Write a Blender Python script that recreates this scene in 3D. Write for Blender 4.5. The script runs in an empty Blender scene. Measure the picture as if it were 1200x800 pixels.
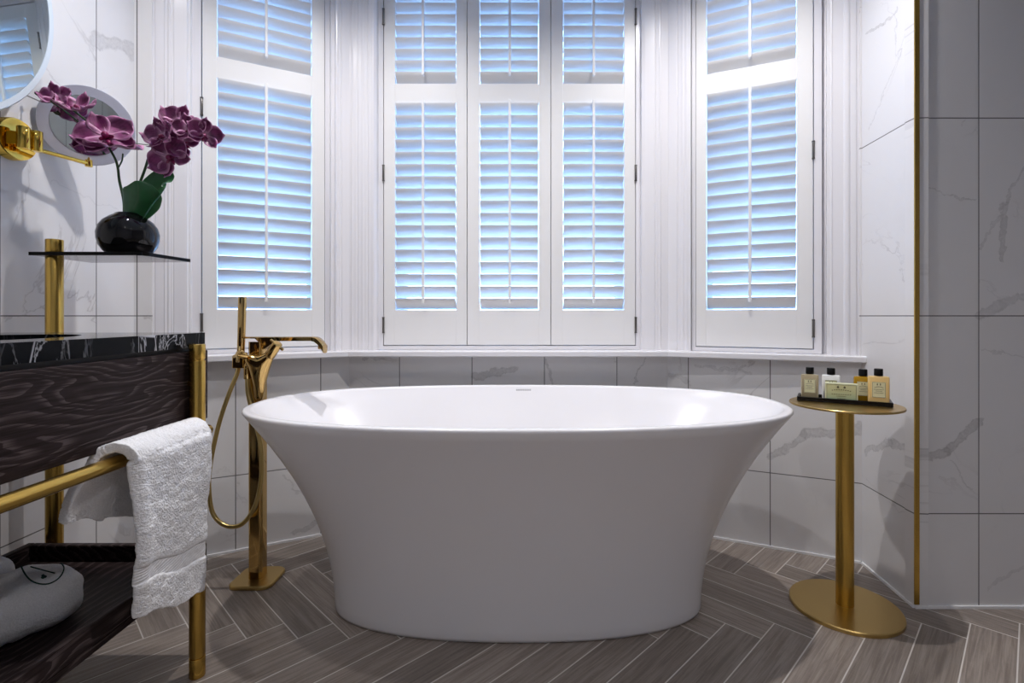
import bpy, bmesh, math, random
from mathutils import Vector, Matrix, noise
random.seed(7)
SC = bpy.context.scene
COL = SC.collection
PI = math.pi
F, VX, VY, H = 600.0, 612.0, 370.0, 0.886      # focal length in px, vanishing point, eye height


def P(x, y, Y):
    "point at depth Y seen at pixel x, y of the 1200x800 photograph"
    return Vector(((x - VX) * Y / F, Y, H + (VY - y) * Y / F))


# ------------------------------------------------------------------ mesh helpers
class MB:
    def __init__(s):
        s.v, s.f, s.uv = [], [], {}

    def add(s, vs, fs, uvs=None):
        b = len(s.v)
        s.v += [Vector(p) for p in vs]
        s.f += [tuple(i + b for i in f) for f in fs]
        if uvs:
            for i, u in enumerate(uvs):
                s.uv[b + i] = u
        return s

    def box(s, lo, hi, M=None):
        x0, y0, z0 = lo
        x1, y1, z1 = hi
        vs = [Vector(p) for p in ((x0, y0, z0), (x1, y0, z0), (x1, y1, z0), (x0, y1, z0), (x0, y0, z1), (x1, y0, z1), (x1, y1, z1), (x0, y1, z1))]
        if M is not None:
            vs = [M @ p for p in vs]
        return s.add(vs, [(3, 2, 1, 0), (4, 5, 6, 7), (0, 1, 5, 4), (1, 2, 6, 5), (2, 3, 7, 6), (3, 0, 4, 7)])

    def rings(s, rings, closed=True, cap0=True, cap1=True):
        n = len(rings[0])
        vs = [p for r in rings for p in r]
        fs = []
        for k in range(len(rings) - 1):
            for i in range(n if closed else n - 1):
                j = (i + 1) % n
                fs.append((k * n + i, k * n + j, (k + 1) * n + j, (k + 1) * n + i))
        if cap0:
            fs.append(tuple(range(n - 1, -1, -1)))
        if cap1:
            fs.append(tuple((len(rings) - 1) * n + i for i in range(n)))
        return s.add(vs, fs)

    def cyl(s, p0, p1, r0, r1=None, seg=32, bev=0.0):
        p0, p1 = Vector(p0), Vector(p1)
        r1 = r0 if r1 is None else r1
        d = (p1 - p0)
        L = d.length
        d.normalize()
        prof = [(0, r0), (L, r1)] if bev <= 0 else [(0, r0 - bev), (bev * .3, r0 - bev * .3), (bev, r0), (L - bev, r1), (L - bev * .3, r1 - bev * .3), (L, r1 - bev)]
        return s.lathe(prof, p0, d, seg)

    def lathe(s, prof, o, d=(0, 0, 1), seg=48, sx=1.0, sy=1.0):
        o, d = Vector(o), Vector(d).normalized()
        q = d.to_track_quat('Z', 'Y')
        rs = []
        for h, r in prof:
            rs.append([o + q @ Vector((r * sx * math.cos(2 * PI * i / seg), r * sy * math.sin(2 * PI * i / seg), h)) for i in range(seg)])
        return s.rings(rs)

    def tube(s, pts, r, seg=12, smooth=0):
        pts = [Vector(p) for p in pts]
        if smooth:
            pts = spline(pts, smooth)
        rr = r if isinstance(r, (list, tuple)) else None
        n = len(pts)
        rs = []
        up = None
        for i, p in enumerate(pts):
            t = (pts[min(i + 1, n - 1)] - pts[max(i - 1, 0)]).normalized()
            if up is None:
                up = t.orthogonal().normalized()
            else:
                up = (up - t * up.dot(t)).normalized()
            w = t.cross(up)
            rad = r if rr is None else rr[0] + (rr[1] - rr[0]) * i / (n - 1)
            rs.append([p + (up * math.cos(2 * PI * k / seg) + w * math.sin(2 * PI * k / seg)) * rad for k in range(seg)])
        return s.rings(rs)

    def prism(s, poly, z0, z1):
        n = len(poly)
        vs = [Vector((p[0], p[1], z0)) for p in poly] + [Vector((p[0], p[1], z1)) for p in poly]
        fs = [tuple(range(n - 1, -1, -1)), tuple(range(n, 2 * n))]
        fs += [(i, (i + 1) % n, n + (i + 1) % n, n + i) for i in range(n)]
        return s.add(vs, fs)

    def grid(s, fn, nu, nv, uv=True):
        vs, uvs, fs = [], [], []
        for j in range(nv + 1):
            for i in range(nu + 1):
                vs.append(fn(i / nu, j / nv))
                uvs.append((i / nu, j / nv))
        for j in range(nv):
            for i in range(nu):
                a = j * (nu + 1) + i
                fs.append((a, a + 1, a + nu + 2, a + nu + 1))
        return s.add(vs, fs, uvs if uv else None)


def spline(pts, n):
    out = []
    for i in range(len(pts) - 1):
        a, b, c, d = pts[max(i - 1, 0)], pts[i], pts[i + 1], pts[min(i + 2, len(pts) - 1)]
        for k in range(n):
            t = k / n
            out.append(.5 * ((2 * b) + (c - a) * t + (2 * a - 5 * b + 4 * c - d) * t * t + (3 * b - a - 3 * c + d) * t ** 3))
    out.append(pts[-1])
    return out


def obj(name, mb, mat, parent=None, smooth=None, bevel=0, local=False, solid=0, sub=0, origin=None, bseg=2, fixn=True):
    """link a mesh as ONE object; vertices are world coordinates unless local"""
    me = bpy.data.meshes.new(name)
    off = Vector((0, 0, 0))
    if not local:
        if parent is not None:
            off = root_loc(parent)
        elif origin is not None:
            off = Vector(origin)
    me.from_pydata([v - off for v in mb.v], [], mb.f)
    if mb.uv:
        l = me.uv_layers.new(name='UVMap')
        for lp in me.loops:
            l.data[lp.index].uv = mb.uv.get(lp.vertex_index, (0, 0))
    if fixn:
        bm = bmesh.new()
        bm.from_mesh(me)
        bmesh.ops.recalc_face_normals(bm, faces=bm.faces)
        bm.to_mesh(me)
        bm.free()
    me.materials.append(mat)
    o = bpy.data.objects.new(name, me)
    COL.objects.link(o)
    if parent is not None:
        o.parent = parent
    elif origin is not None:
        o.location = origin
    if solid:
        m = o.modifiers.new('solid', 'SOLIDIFY')
        m.thickness = solid
        m.offset = 0
    if bevel:
        m = o.modifiers.new('bevel', 'BEVEL')
        m.width = bevel
        m.segments = bseg
        m.limit_method = 'ANGLE'
        m.angle_limit = math.radians(40)
    if sub:
        m = o.modifiers.new('sub', 'SUBSURF')
        m.levels = m.render_levels = sub
    if smooth is not None:
        for p in me.polygons:
            p.use_smooth = True
        if smooth < 179:
            me.set_sharp_from_angle(angle=math.radians(smooth))
    return o


def root_loc(o):
    v = Vector((0, 0, 0))
    while o is not None:
        v += o.location
        o = o.parent
    return v


def tag(o, label, cat, group=None):
    o['label'] = label
    o['category'] = cat
    if group:
        o['group'] = group
    return o


def thing(name, label, cat, loc, rz=0, group=None):
    o = bpy.data.objects.new(name, None)
    o.empty_display_size = .05
    COL.objects.link(o)
    o.location = loc
    o.rotation_euler = (0, 0, rz)
    return tag(o, label, cat, group)


def struct(name, mb, mat, **k):
    o = obj(name, mb, mat, **k)
    o['kind'] = 'structure'
    return o


# ------------------------------------------------------------------ materials
class NT:
    def __init__(s, name):
        s.m = bpy.data.materials.new(name)
        s.m.use_nodes = True
        s.n = s.m.node_tree.nodes
        s.l = s.m.node_tree.links
        s.b = s.n['Principled BSDF']

    def put(s, sock, v):
        if hasattr(v, 'bl_idname') or isinstance(v, bpy.types.NodeSocket):
            s.l.new(v, sock)
        else:
            if sock.type == 'RGBA' and len(v) == 3:
                v = (*v, 1)
            sock.default_value = v

    def node(s, t, ins=None, out=0, **props):
        n = s.n.new(t)
        for k, v in props.items():
            setattr(n, k, v)
        for k, v in (ins or {}).items():
            s.put(n.inputs[k], v)
        return n.outputs[out]

    def math(s, op, a, b=0.0, c=0.0):
        return s.node('ShaderNodeMath', {0: a, 1: b, 2: c}, operation=op)

    def sep(s, v):
        n = s.n.new('ShaderNodeSeparateXYZ')
        s.put(n.inputs[0], v)
        return n.outputs

    def xyz(s, x, y, z=0.0):
        return s.node('ShaderNodeCombineXYZ', {0: x, 1: y, 2: z})

    def noise(s, vec, scale, detail=4.0, rough=.5, dist=0.0, out=0):
        return s.node('ShaderNodeTexNoise', {'Vector': vec, 'Scale': scale, 'Detail': detail, 'Roughness': rough, 'Distortion': dist}, out)

    def ramp(s, v, a, b, lo=0.0, hi=1.0):
        return s.node('ShaderNodeMapRange', {0: v, 1: a, 2: b, 3: lo, 4: hi}, interpolation_type='SMOOTHSTEP')

    def mix(s, f, a, b):
        n = s.n.new('ShaderNodeMix')
        n.data_type = 'RGBA'
        s.put(n.inputs[0], f)
        s.put(n.inputs[6], a)
        s.put(n.inputs[7], b)
        return n.outputs[2]

    def bump(s, h, strength, dist):
        s.l.new(s.node('ShaderNodeBump', {'Height': h, 'Strength': strength, 'Distance': dist}), s.b.inputs['Normal'])

    def set(s, **k):
        names = dict(color='Base Color', rough='Roughness', metal='Metallic', spec='Specular IOR Level', coat='Coat Weight', coat_rough='Coat Roughness', sheen='Sheen Weight', trans='Transmission Weight', sss='Subsurface Weight', ior='IOR')
        for a, v in k.items():
            s.put(s.b.inputs[names[a]], v)
        return s

    def tex(s, what):
        return s.node('ShaderNodeTexCoord', out={'uv': 2, 'object': 3, 'generated': 0}[what])


def plain(name, color, rough=.5, metal=0.0, **k):
    t = NT(name)
    t.set(color=color, rough=rough, metal=metal, **k)
    return t.m


def marble(name, uj, vj, veins=(), seed=0.0):
    t = NT(name)
    uv = t.tex('uv')
    u, v, _ = t.sep(uv)
    gu = t.math('DIVIDE', t.math('SUBTRACT', u, uj), .3)
    gv = t.math('DIVIDE', t.math('SUBTRACT', v, vj), .6)
    fu, fv = t.math('FRACT', gu), t.math('FRACT', gv)
    du = t.math('MULTIPLY', t.math('MINIMUM', fu, t.math('SUBTRACT', 1.0, fu)), .3)
    dv = t.math('MULTIPLY', t.math('MINIMUM', fv, t.math('SUBTRACT', 1.0, fv)), .6)
    joint = t.ramp(t.math('MINIMUM', du, dv), .0010, .0022, 1.0, 0.0)
    cell = t.node('ShaderNodeTexWhiteNoise', {0: t.xyz(t.math('FLOOR', gu), t.math('FLOOR', gv), seed)}, 1, noise_dimensions='3D')
    cx, cy, cz = t.sep(cell)
    vec = t.xyz(t.math('ADD', u, t.math('MULTIPLY', cx, 9.0)), t.math('ADD', v, t.math('MULTIPLY', cy, 9.0)), t.math('MULTIPLY', cz, 5.0))
    n1 = t.noise(vec, 2.2, 6, .55, 1.2)
    ridge = t.math('ABSOLUTE', t.math('SUBTRACT', n1, .5))
    fine = t.ramp(ridge, 0.0, .012, 1.0, 0.0)
    m1 = t.ramp(t.noise(vec, 3.0, 2), .5, .7)
    fine = t.math('MULTIPLY', fine, m1)
    cloud = t.ramp(t.noise(vec, 4.0, 5, .6), .5, .8)
    base = t.mix(t.math('MULTIPLY', cloud, .25), (.74, .73, .735), (.62, .61, .62))
    base = t.mix(t.math('MULTIPLY', fine, .55), base, (.42, .40, .40))
    # the bold veins this wall shows
    wob = t.sep(t.node('ShaderNodeVectorMath', {0: t.noise(uv, 14.0, 5, .6, 0, 1), 1: (.5, .5, .5)}, operation='SUBTRACT'))
    wu = t.math('MULTIPLY_ADD', wob[0], .075, u)
    wv = t.math('MULTIPLY_ADD', wob[1], .075, v)
    streak = t.noise(uv, 45.0, 5, .7, 1.5)
    for (a, b, w, k) in veins:
        ax, ay = a
        bx, by = b
        L2 = (bx - ax) ** 2 + (by - ay) ** 2
        pu, pv = t.math('SUBTRACT', wu, ax), t.math('SUBTRACT', wv, ay)
        tt = t.math('DIVIDE', t.math('ADD', t.math('MULTIPLY', pu, bx - ax), t.math('MULTIPLY', pv, by - ay)), L2)
        tt = t.node('ShaderNodeClamp', {0: tt})
        eu = t.math('SUBTRACT', pu, t.math('MULTIPLY', tt, bx - ax))
        ev = t.math('SUBTRACT', pv, t.math('MULTIPLY', tt, by - ay))
        d = t.math('SQRT', t.math('ADD', t.math('MULTIPLY', eu, eu), t.math('MULTIPLY', ev, ev)))
        msk = t.ramp(d, w * .6, w, 1.0, 0.0)
        edge = t.math('MULTIPLY', msk, t.ramp(d, w * .3, w * .75, .7, 1.0))
        msk = t.math('MULTIPLY', edge, t.math('MULTIPLY', t.ramp(streak, .3, .7, .45, 1.0), k))
        base = t.mix(msk, base, (.40, .39, .395))
    col = t.mix(joint, base, (.13, .125, .125))
    t.set(color=col, rough=t.math('MULTIPLY_ADD', joint, .4, .30), spec=.4)
    t.bump(t.math('SUBTRACT', 1.0, joint), .3, .001)
    return t.m


def floor_material():
    t = NT('herringbone_wood_tile')
    x, y, _ = t.sep(t.tex('object'))
    W = .1
    a = t.math('DIVIDE', t.math('SUBTRACT', t.math('ADD', x, y), .79), W * math.sqrt(2))
    b = t.math('DIVIDE', t.math('ADD', t.math('SUBTRACT', x, y), 2.022), W * math.sqrt(2))
    i, j = t.math('FLOOR', a), t.math('FLOOR', b)
    fa, fb = t.math('FRACT', a), t.math('FRACT', b)
    q = t.math('SUBTRACT', t.math('SUBTRACT', i, j), 1.0)
    d = t.math('FLOORED_MODULO', q, 10.0)
    isv = t.math('LESS_THAN', d, 4.5)
    per = t.math('FLOOR', t.math('DIVIDE', q, 10.0))
    sv = t.math('ADD', d, t.math('SUBTRACT', 1.0, fb))
    su = t.math('ADD', t.math('SUBTRACT', d, 5.0), fa)

    def sel(p, r):
        return t.math('ADD', t.math('MULTIPLY', p, isv), t.math('MULTIPLY', r, t.math('SUBTRACT', 1.0, isv)))
    s = sel(sv, su)
    c = sel(fa, fb)
    idn = sel(i, j)
    g = t.math('MINIMUM', t.math('MINIMUM', c, t.math('SUBTRACT', 1.0, c)), t.math('MINIMUM', s, t.math('SUBTRACT', 5.0, s)))
    grout = t.ramp(t.math('MULTIPLY', g, W), .0010, .0022, 1.0, 0.0)
    rnd = t.node('ShaderNodeTexWhiteNoise', {0: t.xyz(idn, per, isv)}, 1, noise_dimensions='3D')
    rx, ry, rz = t.sep(rnd)
    g1 = t.noise(t.xyz(t.math('ADD', t.math('MULTIPLY', s, .25), t.math('MULTIPLY', rx, 40.0)), t.math('MULTIPLY', c, 6.0), t.math('MULTIPLY', ry, 30.0)), 2.0, 6, .6, .8)
    g2 = t.noise(t.xyz(t.math('ADD', t.math('MULTIPLY', s, .6), t.math('MULTIPLY', ry, 40.0)), t.math('MULTIPLY', c, 40.0), 0.0), 2.0, 4, .7)
    saw = t.noise(t.xyz(t.math('MULTIPLY', s, 26.0), t.math('MULTIPLY', c, 1.5), rx), 2.0, 3, .6)
    col = t.mix(t.ramp(g1, .3, .7), (.200, .164, .141), (.345, .295, .257))
    col = t.mix(t.math('MULTIPLY', t.ramp(g2, .45, .75), .40), col, (.140, .114, .097))
    col = t.mix(t.math('MULTIPLY', t.ramp(saw, .5, .8), .25), col, (.40, .355, .32))
    hsv = t.n.new('ShaderNodeHueSaturation')
    t.put(hsv.inputs['Value'], t.math('MULTIPLY_ADD', rz, .42, .80))
    t.put(hsv.inputs['Color'], col)
    col = t.mix(grout, hsv.outputs[0], (.66, .62, .58))
    t.set(color=col, rough=.38, spec=.4)
    t.bump(t.math('SUBTRACT', t.math('MULTIPLY', g2, .15), t.math('MULTIPLY', grout, .4)), .25, .002)
    return t.m


def gold_material(name, color, rough, brushed=True):
    t = NT(name)
    t.set(color=color, metal=1.0, rough=rough)
    if brushed:
        x, y, z = t.sep(t.tex('object'))
        n = t.noise(t.xyz(t.math('MULTIPLY', x, 40.0), t.math('MULTIPLY', y, 40.0), t.math('MULTIPLY', z, 1600.0)), 1.0, 2)
        t.bump(n, .03, .001)
    return t.m


def black_marble():
    t = NT('black_marble_with_white_veins')
    v = t.node('ShaderNodeMapping', {'Vector': t.tex('object'), 'Scale': (1.0, 1.6, .5), 'Rotation': (0.25, .1, .3)})
    n = t.noise(v, 7.0, 5, .6, 1.4)
    r = t.ramp(t.math('ABSOLUTE', t.math('SUBTRACT', n, .5)), 0.0, .018, 1.0, 0.0)
    w = t.node('ShaderNodeTexVoronoi', {'Vector': v, 'Scale': 9.0}, feature='DISTANCE_TO_EDGE')
    r2 = t.ramp(w, 0.0, .02, 1.0, 0.0)
    m = t.ramp(t.noise(v, 3.0, 2), .42, .66)
    r = t.math('MULTIPLY', t.math('MAXIMUM', t.math('MULTIPLY', r, .7), r2), m)
    t.set(color=t.mix(r, (.006, .007, .009), (.62, .62, .66)), rough=.10, spec=.07)
    return t.m


def dark_wood():
    t = NT('dark_stained_oak')
    o = t.tex('object')
    x, y, z = t.sep(o)
    warp = t.noise(t.xyz(x, t.math('MULTIPLY', y, 1.1), t.math('MULTIPLY', z, 5.0)), 1.9, 2, .45)
    fine = t.noise(t.xyz(t.math('MULTIPLY', x, 20.0), t.math('MULTIPLY', y, 6.0), t.math('MULTIPLY', z, 40.0)), 1.0, 3, .6)
    ph = t.math('ADD', t.math('ADD', t.math('MULTIPLY', t.math('ADD', z, x), 46.0), t.math('MULTIPLY', warp, 22.0)), t.math('MULTIPLY', fine, .7))
    rings = t.math('FRACT', ph)
    pores = t.noise(t.xyz(t.math('MULTIPLY', x, 240.0), t.math('MULTIPLY', y, 8.0), t.math('MULTIPLY', z, 300.0)), 1.0, 3, .65)
    late = t.math('MULTIPLY', t.ramp(rings, .45, .95), t.ramp(rings, .95, 1.0, 1.0, 0.0))
    g = t.math('MULTIPLY', t.math('MULTIPLY_ADD', late, .85, .15), t.ramp(pores, .34, .6, .0, 1.0))
    col = t.mix(t.math('MULTIPLY', g, .75), (.014, .0085, .0085), (.115, .088, .088))
    t.set(color=col, rough=.45, spec=.10)
    t.bump(g, .2, .001)
    return t.m


def towel_material(band=False):
    t = NT('white_terry_band' if band else 'white_terry')
    o = t.tex('object')
    n = t.noise(o, 380.0, 3, .7)
    n2 = t.noise(o, 120.0, 3, .6)
    col = t.mix(t.ramp(n, .3, .7), (.80, .80, .82), (.92, .92, .94))
    t.set(color=col, rough=.95, spec=.15, sheen=.3)
    h = t.math('ADD', n, t.math('MULTIPLY', n2, 1.4))
    if band:
        u, v, _ = t.sep(t.tex('uv'))
        m = t.math('MULTIPLY', t.ramp(v, BAND[0], BAND[0] + .008), t.ramp(v, BAND[1], BAND[1] + .008, 1.0, 0.0))
        rib = t.math('MULTIPLY', t.math('SINE', t.math('MULTIPLY', t.math('ADD', v, t.math('MULTIPLY', u, .22)), 520.0)), .25)
        h = t.math('ADD', t.math('MULTIPLY', h, t.math('SUBTRACT', 1.0, m)), t.math('MULTIPLY', rib, m))
    t.bump(h, .45, .004)
    return t.m


BAND = (.78, .86)
M = {}
M['floor'] = floor_material()
M['white_paint'] = plain('white_gloss_paint', (.78, .77, .80), .22)
M['shutter'] = plain('white_shutter_paint', (.79, .785, .785), .35)
M['ceiling'] = plain('white_ceiling_paint', (.78, .77, .76), .7)
M['taupe'] = plain('taupe_wall_paint', (.34, .33, .33), .6)
M['caulk'] = plain('white_silicone', (.85, .85, .86), .5)
M['acrylic'] = plain('white_bath_acrylic', (.82, .81, .83), .24)
M['mark'] = plain('grey_print', (.55, .55, .57), .5)
M['brass'] = gold_material('brushed_brass', (.62, .40, .095), .24)
M['brass_disc'] = gold_material('satin_brass_disc', (.60, .42, .16), .30)
M['polished'] = gold_material('polished_brass', (.60, .40, .15), .09, False)
M['polished_gold'] = gold_material('polished_gold', (.78, .52, .10), .07, False)
M['hose'] = gold_material('brass_hose', (.60, .45, .18), .28, False)
M['hinge'] = plain('dark_steel_hinge', (.18, .17, .16), .35, 1.0)
M['marble_black'] = black_marble()
M['wood'] = dark_wood()
M['black_gap'] = plain('black_shadow_gap_board', (.01, .009, .009), .6)
M['black_gloss'] = plain('black_glazed_ceramic', (.004, .004, .005), .05, spec=.35)
M['black_plastic'] = plain('black_plastic', (.005, .005, .005), .35, spec=.15)
M['black_lacquer'] = plain('black_lacquer', (.006, .005, .005), .25, spec=.15)
M['smoke_edge'] = plain('smoked_glass_edge', (.004, .004, .004), .3, spec=.08)
M['mirror'] = plain('mirror_silver', (.66, .72, .71), .012, 1.0)
M['frost'] = plain('frosted_mirror_border', (.62, .70, .78), .35)
M['frost_grey'] = plain('frosted_grey_border', (.50, .51, .60), .35)
M['terry'] = towel_material()
M['terry_band'] = towel_material(True)
M['green_thread'] = plain('green_thread', (.004, .045, .035), .8)
M['soil'] = plain('dark_moss', (.02, .025, .012), .95)


def glass_mat(name, tint, f):
    t = NT(name)
    tr = t.node('ShaderNodeBsdfTransparent', {0: (*tint, 1)})
    gl = t.node('ShaderNodeBsdfGlossy', {'Roughness': .02})
    fr = t.node('ShaderNodeFresnel', {'IOR': 1.45})
    mx = t.node('ShaderNodeMixShader', {0: t.math('MULTIPLY', fr, f), 1: tr, 2: gl})
    t.l.new(mx, t.n['Material Output'].inputs[0])
    return t.m


M['window_glass'] = glass_mat('window_glass', (.95, .97, 1.0), .8)
M['smoke_glass'] = glass_mat('smoked_glass', (.62, .60, .61), .9)


def petal_mat():
    t = NT('plum_orchid_petal')
    u, v, _ = t.sep(t.tex('uv'))
    e = t.math('ABSOLUTE', t.math('SUBTRACT', t.math('MULTIPLY', u, 2.0), 1.0))
    edge = t.math('MAXIMUM', t.ramp(e, .62, 1.0), t.ramp(v, .86, 1.0))
    vein = t.ramp(t.math('SINE', t.math('MULTIPLY', u, 60.0)), .0, 1.0)
    n = t.noise(t.tex('object'), 55.0, 3)
    col = t.mix(t.ramp(n, .35, .65), (.115, .010, .066), (.23, .030, .145))
    col = t.mix(t.math('MULTIPLY', vein, .22), col, (.30, .06, .20))
    col = t.mix(t.ramp(v, .0, .42, .85, 0.0), col, (.72, .42, .60))
    col = t.mix(t.math('MULTIPLY', edge, .7), col, (.68, .32, .54))
    t.set(color=col, rough=.45, sss=.0)
    return t.m


def leaf_mat():
    t = NT('dark_green_orchid_leaf')
    u, v, _ = t.sep(t.tex('uv'))
    mid = t.ramp(t.math('ABSOLUTE', t.math('SUBTRACT', u, .5)), .0, .05, 1.0, 0.0)
    n = t.noise(t.tex('object'), 30.0, 3)
    col = t.mix(n, (.012, .085, .025), (.03, .16, .05))
    t.set(color=t.mix(t.math('MULTIPLY', mid, .5), col, (.05, .13, .05)), rough=.3)
    return t.m


M['petal'] = petal_mat()
M['lip'] = plain('magenta_orchid_lip', (.20, .008, .075), .4)
M['leaf'] = leaf_mat()
M['stem'] = plain('green_orchid_stem', (.02, .065, .018), .45)
M['bud'] = plain('dark_orchid_bud', (.035, .05, .02), .5)

# ------------------------------------------------------------------ the room
XL, XF, YB = -1.35, 2.05, -1.25          # left wall, far right wall, wall behind the camera
L0, L1 = Vector((XL, 1.78)), Vector((-.717, 2.12))
R1, R0 = Vector((.60, 2.12)), Vector((1.216, 1.833))
RF = Vector((1.191, 1.554))              # outer corner with the brass trim
CEIL = 2.46
room = [Vector((XL, YB)), L0, L1, R1, R0, RF, Vector((XF, 1.554)), Vector((XF, YB))]


def nrm(a, b):                           # to the right of a->b (into the room along this polyline)
    d = (b - a).normalized()
    return Vector((d.y, -d.x))


def hit(px, a, b, off=0.0):
    "point of the wall line a-b (shifted off into the room) on the sight line of column px"
    n = nrm(a, b)
    p = a + n * off
    d = b - a
    k = (px - VX) / F
    t = (k * p.y - p.x) / (d.x - k * d.y)
    return p + d * t


def wuv(px, py, a, b):
    p = hit(px, a, b)
    return ((p - a).length, H + (VY - py) * p.y / F)


def wall(name, a, b, z0, z1, mat, th=.04):
    n = nrm(a, b)
    L = (b - a).length
    mb = MB()
    q = [Vector((a.x, a.y, z0)), Vector((b.x, b.y, z0)), Vector((b.x, b.y, z1)), Vector((a.x, a.y, z1))]
    back = [p - Vector((n.x, n.y, 0)) * th for p in q]
    uv = [(0, z0), (L, z0), (L, z1), (0, z1)]
    mb.add(q + back, [(0, 1, 2, 3), (7, 6, 5, 4), (0, 4, 5, 1), (1, 5, 6, 2), (2, 6, 7, 3), (3, 7, 4, 0)], uv + uv)
    return struct(name, mb, mat, fixn=True)


mb = MB().prism(room, -.05, 0.0)
struct('floor', mb, M['floor'])
mb = MB().prism([Vector((XL - .3, YB - .05)), Vector((XL - .3, 2.6)), Vector((XF + .05, 2.6)), Vector((XF + .05, YB - .05))], CEIL, CEIL + .05)
struct('ceiling', mb, M['ceiling'])

pl = [Vector((XL, YB)), L0]
uJ = 1.623 - YB
vein_left = [(wuv(114, 46, *pl), wuv(156, 60, *pl), .03, .7), (wuv(40, 55, *pl), wuv(112, 165, *pl), .003, .5), (wuv(60, 215, *pl), wuv(150, 250, *pl), .003, .3)]
wall('wall_left', pl[0], pl[1], 0, CEIL, marble('marble_left', uJ, .286, vein_left, 1.0))
SILL0, SILL1 = .719, .743
mL = marble('marble_bay_left', (L0 - L1).length - .41, .286, [(wuv(345, 625, L0, L1), wuv(378, 610, L0, L1), .012, .7), (wuv(330, 560, L0, L1), wuv(366, 590, L0, L1), .004, .6)], 2.0)
wall('wall_bay_left', L0, L1, 0, SILL0 + .005, mL)
mC = marble('marble_bay_center', .0919 + .717 - .3 * 2, .286, [(wuv(556, 440, L1, R1), wuv(600, 432, L1, R1), .02, .8), (wuv(640, 420, L1, R1), wuv(648, 450, L1, R1), .006, .8), (wuv(742, 450, L1, R1), wuv(756, 420, L1, R1), .004, .8), (wuv(425, 421, L1, R1), wuv(450, 420, L1, R1), .006, .7)], 3.0)
wall('wall_bay_center', L1, R1, 0, SILL0 + .005, mC)
mR = marble('marble_bay_right', .084, .286, [(wuv(902, 536, R1, R0), wuv(945, 510, R1, R0), .016, .8), (wuv(945, 510, R1, R0), wuv(1010, 502, R1, R0), .022, .8), (wuv(815, 428, R1, R0), wuv(880, 436, R1, R0), .008, .6), (wuv(786, 438, R1, R0), wuv(806, 448, R1, R0), .012, .6)], 4.0)
wall('wall_bay_right', R1, R0, 0, SILL0 + .005, mR)
# narrow tiled strips beside the outer pilasters
sl = hit(178, L0, L1)
sr = hit(1007.5, R1, R0)
wall('wall_strip_left', L0, sl, SILL1, CEIL, mL)
wall('wall_strip_right', sr, R0, SILL1, CEIL, mR)
mT = marble('marble_return', -.012, .286, [(wuv(1014, 531, R0, RF), wuv(1044, 516, R0, RF), .014, .8), (wuv(1044, 516, R0, RF), wuv(1072, 533, R0, RF), .016, .8), (wuv(1016, 38, R0, RF), wuv(1034, 32, R0, RF), .008, .8), (wuv(1034, 32, R0, RF), wuv(1052, 8, R0, RF), .006, .7), (wuv(1020, 150, R0, RF), wuv(1066, 30, R0, RF), .003, .5), (wuv(1014, 560, R0, RF), wuv(1072, 612, R0, RF), .002, .5)], 5.0)
wall('wall_return', R0, RF, 0, CEIL, mT)
FW = (RF, Vector((XF, 1.554)))
mF = marble('marble_right', 1.3857 - 1.191 + .0, .286, [(wuv(1072, 546, *FW), wuv(1108, 528, *FW), .014, .8), (wuv(1108, 528, *FW), wuv(1147, 495, *FW), .016, .85), (wuv(1172, 300, *FW), wuv(1178, 240, *FW), .012, .7), (wuv(1178, 240, *FW), wuv(1200, 195, *FW), .006, .6), (wuv(1149, 370, *FW), wuv(1200, 345, *FW), .014, .6), (wuv(1149, 288, *FW), wuv(1175, 250, *FW), .004, .5), (wuv(1078, 218, *FW), wuv(1140, 234, *FW), .003, .6), (wuv(1112, 540, *FW), wuv(1140, 572, *FW), .003, .6), (wuv(1150, 410, *FW), wuv(1200, 418, *FW), .003, .5), (wuv(1160, 690, *FW), wuv(1200, 660, *FW), .006, .4)], 6.0)
wall('wall_right', *FW, 0, CEIL, mF)
mG = marble('marble_rest', .1, .286, (), 7.0)
wall('wall_far_right', Vector((XF, 1.554)), Vector((XF, YB)), 0, CEIL, M['taupe'])
wall('wall_behind', Vector((XF, YB)), Vector((XL, YB)), 0, CEIL, mG)

# white silicone line along the foot of the walls
for k, (a, b) in enumerate(((pl[0], L0), (L0, L1), (L1, R1), (R1, R0), (R0, RF), FW)):
    n = nrm(a, b) * .006
    struct('trim_%d' % (k + 1), MB().prism([a, b, b + n, a + n], 0, .008), M['caulk'])
# brass corner profile
struct('trim_7', MB().prism([RF + Vector((-.002, .0)), RF + Vector((-.002, -.004)), RF + Vector((.012, -.004)), RF + Vector((.012, .0))], .012, CEIL), M['brass'])


def offs(poly, d):
    "the bay polyline shifted d into the room"
    out = []
    for i, p in enumerate(poly):
        if i == 0:
            out.append(p + nrm(poly[0], poly[1]) * d)
        elif i == len(poly) - 1:
            out.append(p + nrm(poly[-2], poly[-1]) * d)
        else:
            n1, n2 = nrm(poly[i - 1], p), nrm(p, poly[i + 1])
            m = (n1 + n2).normalized()
            out.append(p + m * (d / m.dot(n1)))
    return out


bay = [L0, L1, R1, R0]
inner, outer = offs(bay, .046), offs(bay, -.34)
inner[0] = Vector((XL, inner[0].y - .02))
inner[-1] = Vector((1.222, 1.80))
o = struct('trim_8', MB().prism(inner + outer[::-1], SILL0, SILL1), M['white_paint'], bevel=.004)      # window sill
# head board above the shutters
TOP = 2.34
inn2, out2 = offs(bay, -.01), offs(bay, -.34)
struct('trim_9', MB().prism(inn2 + out2[::-1], TOP, CEIL), M['white_paint'])


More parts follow.
